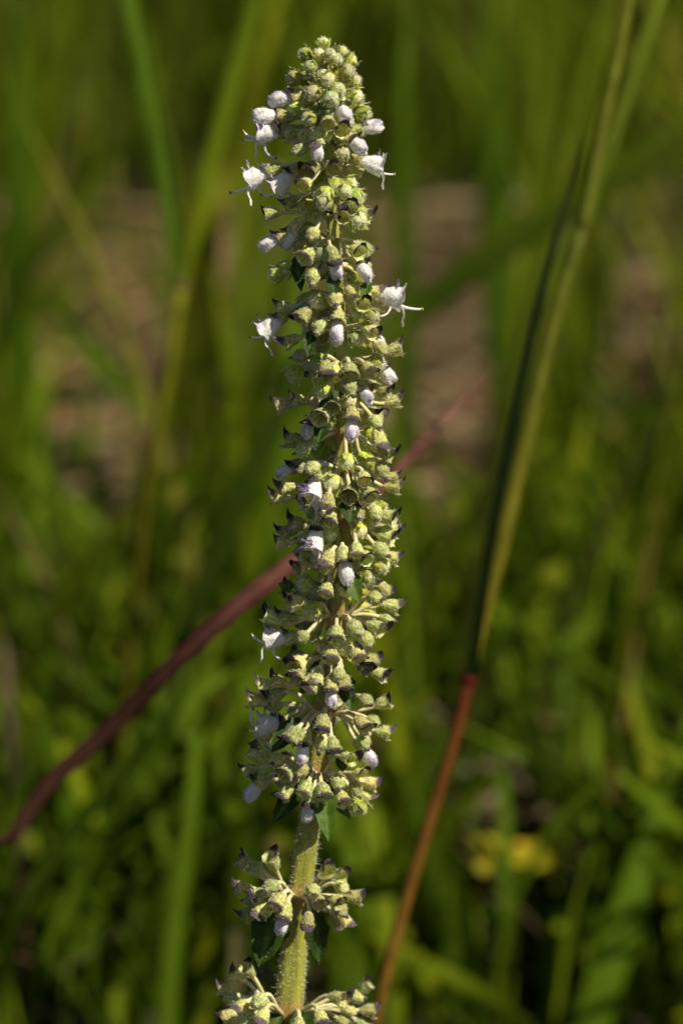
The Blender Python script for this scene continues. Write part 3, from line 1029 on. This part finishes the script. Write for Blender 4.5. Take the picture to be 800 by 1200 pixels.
def place(kind, y_node_hint, cpos, axis, outw, T):
    """put one flower: calyx with corolla and stamens, and its pedicel from the stem"""
    axis = axis.normalized()
    if kind == 'b':
        me, L = rf.choice(CAL['bud'])
        sc_ = rf.uniform(0.98, 1.2) * interp(to_px(cpos)[1], [(50, 0.75), (75, 0.8), (110, 1.0)])
    elif kind == 'g':
        me, L = rf.choice(CAL['closed'])
        sc_ = rf.uniform(0.85, 1.05)
    elif kind == 'p':
        me, L = rf.choice(CAL['pale'])
        sc_ = rf.uniform(0.82, 1.02)
    elif kind in 'co':
        me, L = rf.choice(CAL['dark'] + CAL['pale'][:2])
        sc_ = rf.uniform(0.78, 0.9)
    else:
        me, L = rf.choice(CAL['dark'])
        sc_ = rf.uniform(0.85, 1.08)
    if kind in 'dgp':
        sc_ *= 0.90
    dorsal = T + outw * 0.55
    dorsal = dorsal - axis * dorsal.dot(axis)
    if dorsal.length < 0.05:
        dorsal = axis.orthogonal()
    dorsal.normalize()
    dorsal = Matrix.Rotation(rf.gauss(0, 0.25), 3, axis) @ dorsal
    side = axis.cross(dorsal)
    off = {'c': 3.9, 'o': 4.3}.get(kind, L / MM * 0.5) * MM * sc_
    base = cpos - axis * off
    M = Matrix(((dorsal.x, side.x, axis.x, base.x), (dorsal.y, side.y, axis.y, base.y), (dorsal.z, side.z, axis.z, base.z), (0, 0, 0, 1)))
    cal = link('flower_bud' if kind == 'b' else 'calyx', me, plant)
    cal.matrix_world = Matrix.Translation(-plant.location) @ M @ Matrix.Scale(sc_, 4)
    cal.matrix_basis = cal.matrix_world
    if kind == 'c':
        o = link('corolla', rf.choice(COR), cal)
        o.matrix_basis = Matrix.Translation((0, 0, 1.0 * MM)) @ Matrix.Scale(rf.uniform(0.88, 1.12), 4)
    if kind == 'o':
        o = link('corolla', rf.choice(OPEN), cal)
        mbx = Matrix.Translation((0, 0, 1.7 * MM)) @ Matrix.Scale(rf.uniform(1.0, 1.12), 4)
        o.matrix_basis = mbx
        for q in rf.sample(range(5), 2 if rf.random() < 0.6 else 3):
            s_ = link('stamen', STA[q], cal)
            s_.matrix_basis = mbx @ Matrix.Rotation(rf.uniform(-0.5, 0.5), 4, 'Z') @ Matrix.Scale(rf.uniform(0.75, 1.1), 4)
    # pedicel
    yb = to_px(base)[1]
    cand = [q for q in NODES if q < yb + 60]
    yn = min(cand or [NODES[-1]], key=lambda q: abs(q - (yb - 6)))
    a0 = axp(yn)
    rad = interp(yn, WID) * S * 0.42
    p0 = a0 + outw * rad
    ln = (base - p0).length
    p3 = base + axis * 0.25 * MM
    p1 = p0 + (outw * 0.8 + T * 0.35) * ln * 0.4
    p2 = base - axis * ln * 0.35
    n = 8
    pts = []
    for i in range(n):
        t = i / (n - 1)
        pts.append(p0 * (1 - t) ** 3 + p1 * 3 * t * (1 - t) ** 2 + p2 * 3 * t * t * (1 - t) + p3 * t ** 3)
    mb = MB()
    c = mixc((0.52, 0.46, 0.19), (0.62, 0.57, 0.32), rf.random())
    cs = [mixc((0.42, 0.26, 0.08), c, sstep(0, 0.3, i / (n - 1))) for i in range(n)]
    mb.tube(pts, [(0.34 - 0.05 * math.sin(math.pi * i / (n - 1))) * MM * (0.8 if yn < 300 else 1) for i in range(n)], cs, 7, cap=False)
    mb.hairs(45 if yn > 250 else 18, 0.3 * MM, rf, (0.76, 0.74, 0.60), 0.03 * MM)
    to_plant(mb)
    link('pedicel', mb.mesh('pedicel', [M_STEM, M_HAIR]), plant)


def crowd(c, kind, lim):
    for (q, k2) in flowers:
        if (q - c).length < lim:
            return True
    return False


for ox, oy, zs, items in HERO:
    for kind, zx, zy, droop in items:
        px, py = ox + zx / zs, oy + zy / zs
        a_y = py
        T, X, V = spike_frame(a_y)
        ax0 = interp(a_y, AX)
        Rw = interp(a_y, HALF) * 0.80
        dx = px - ax0
        sa = max(-1, min(1, dx / max(Rw, 1)))
        front = math.sqrt(max(0, 1 - sa * sa)) * Rw
        if kind in 'dg' and abs(sa) < 0.9:
            front *= rf.uniform(0.82, 1.05)
        d = ax_depth(a_y) - front * S
        cpos = P(px, py, d)
        outw = (X * sa + V * math.sqrt(max(0.0, 1 - sa * sa))).normalized()
        dr = math.radians(droop + rf.gauss(0, 7))
        jit = X * rf.gauss(0, 0.14)
        axis = outw * math.cos(dr) - T * math.sin(dr) + jit
        place(kind, None, cpos, axis, outw, T)
        flowers.append((cpos, kind))
n_hero = len(flowers)

# the far side of every whorl, and a few inner ones
for yn in NODES[:-3]:
    T, X, V = spike_frame(yn)
    hw = interp(yn, HALF)
    m = 5 if yn > 560 else (3 if yn > 140 else 3)
    for i in range(m):
        az = math.radians(112 + (136) * (i + rf.uniform(0.1, 0.9)) / m)
        outw = (X * math.sin(az) + V * math.cos(az)).normalized()
        r_ = hw * S * rf.uniform(0.62, 0.92)
        droop = math.radians(rf.uniform(0, 45)) if yn > 130 else math.radians(rf.uniform(-50, 0))
        cpos = axp(yn) + outw * r_ - T * (r_ * math.tan(droop) * 0.6) + T * rf.uniform(-0.0012, 0.0012)
        if crowd(cpos, 'x', 1.7 * MM):
            continue
        kind = rf.choice('ddgpc') if yn > 130 else 'b'
        axis = outw * math.cos(droop) - T * math.sin(droop)
        if kind == 'b' or sum(1 for q in flowers if q[1] != 'b') < 298:
            place(kind, None, cpos, axis, outw, T)
            flowers.append((cpos, kind))
# inner buds that fill the spike between the outer flowers
for i in range(520):
    yn = rf.uniform(84, 760)
    T, X, V = spike_frame(yn)
    az = math.radians(rf.uniform(-180, 180))
    outw = (X * math.sin(az) + V * math.cos(az)).normalized()
    cpos = axp(yn) + outw * interp(yn, HALF) * S * rf.uniform(0.38, 0.66)
    if crowd(cpos, 'x', 1.7 * MM):
        continue
    kd = 'b' if yn < 160 else rf.choice('bbgpddd')
    if sum(1 for q in flowers if (q[1] == 'b') == (kd == 'b')) > 292:
        continue
    dr = math.radians(rf.uniform(0, 60) if yn > 130 else rf.uniform(-60, 0))
    place(kd, None, cpos, outw * math.cos(dr) - T * math.sin(dr), outw, T)
    flowers.append((cpos, kd))
print('flowers', n_hero, len(flowers), 'grass', cnt)

# ---- bracts: small leaves under the whorls
BR_D = (0.020, 0.050, 0.005)
BR_LIT = (0.045, 0.095, 0.006)  # lighter green painted on the bracts that catch the sun


def bract(bx, by, tx, ty, wpx, col, front_b=0.35, front_t=0.75):
    Rb = interp(by, HALF)
    pb = P(bx, by, ax_depth(by) - front_b * Rb * S)
    pt = P(tx, ty, ax_depth(ty) - front_t * Rb * S)
    dv = pt - pb
    mid = pb + dv * 0.5 + (-F) * dv.length * 0.16 * (1 if front_t > 0 else -1)
    n = 9
    pts = []
    for i in range(n):
        t = i / (n - 1)
        pts.append(pb * (1 - t) ** 2 + mid * 2 * t * (1 - t) + pt * t * t)
    nrm = (-F * 0.8 + U * 0.5)
    mb = MB()
    rows, cc = [], []
    for i, p in enumerate(pts):
        t = i / (n - 1)
        h = wpx * S * 0.5 * interp(t, [(0, .15), (.15, .7), (.35, 1), (.6, .82), (.85, .38), (1, .02)])
        tg = (pts[min(i + 1, n - 1)] - pts[max(i - 1, 0)]).normalized()
        wd = tg.cross(nrm).normalized()
        nn = wd.cross(tg)
        row, cr = [], []
        for s in (-1, -.66, -.33, 0, .33, .66, 1):
            ser = 1 + 0.10 * math.sin(i * 2.4) * (abs(s) > .9)
            row.append(p + wd * (h * s * ser) + nn * (h * (0.30 * abs(s) + 0.05 * math.sin(6 * s + i * 1.3))))
            cr.append(mixc(col, (0.16, 0.22, 0.05), 0.5 if s == 0 else 0.1 * (i % 2)))
        rows.append(row)
        cc.append(cr)
    mb.grid(rows, cc)
    mb.hairs(70, 0.35 * MM, rf, (0.6, 0.62, 0.45), 0.028 * MM)
    to_plant(mb)
    link('bract', mb.mesh('bract', [M_BRACT, M_HAIR]), plant)


for b in [(352, 918, 319, 966, 26, BR_D, .3, .5), (377, 912, 385, 986, 30, BR_LIT, .4, .95), (326, 1062, 303, 1133, 46, BR_D, .2, .55), (368, 1062, 374, 1130, 32, BR_D, -.2, -.5),
          (398, 785, 412, 832, 26, BR_D, .35, .75), (352, 842, 318, 882, 28, BR_D, .3, .6), (405, 668, 421, 706, 26, BR_LIT, .4, .7), (410, 585, 410, 614, 26, BR_D, .5, .95),
          (380, 490, 369, 528, 16, BR_D, .5, .8), (391, 318, 391, 352, 16, BR_D, .6, .8), (347, 300, 353, 342, 18, BR_D, .3, .5), (364, 388, 361, 418, 16, BR_D, .5, .8),
          (398, 880, 402, 905, 20, BR_D, .35, .7), (345, 690, 326, 684, 16, BR_LIT, .2, .2), (320, 1150, 292, 1128, 24, (0.10, 0.12, 0.04), -.2, -.4),
          (400, 460, 372, 478, 18, BR_D, .3, .5), (432, 330, 424, 352, 14, BR_LIT, .4, .7), (385, 250, 384, 236, 18, BR_D, .3, .6),
          (375, 905, 410, 960, 30, BR_D, -.3, -.9), (350, 1186, 372, 1240, 44, BR_D, .2, .7), (330, 1190, 290, 1235, 40, BR_D, .2, .4), (395, 550, 430, 590, 26, BR_D, -.4, -.9), (385, 770, 350, 815, 28, BR_D, -.4, -.9)]:
    bract(*b)
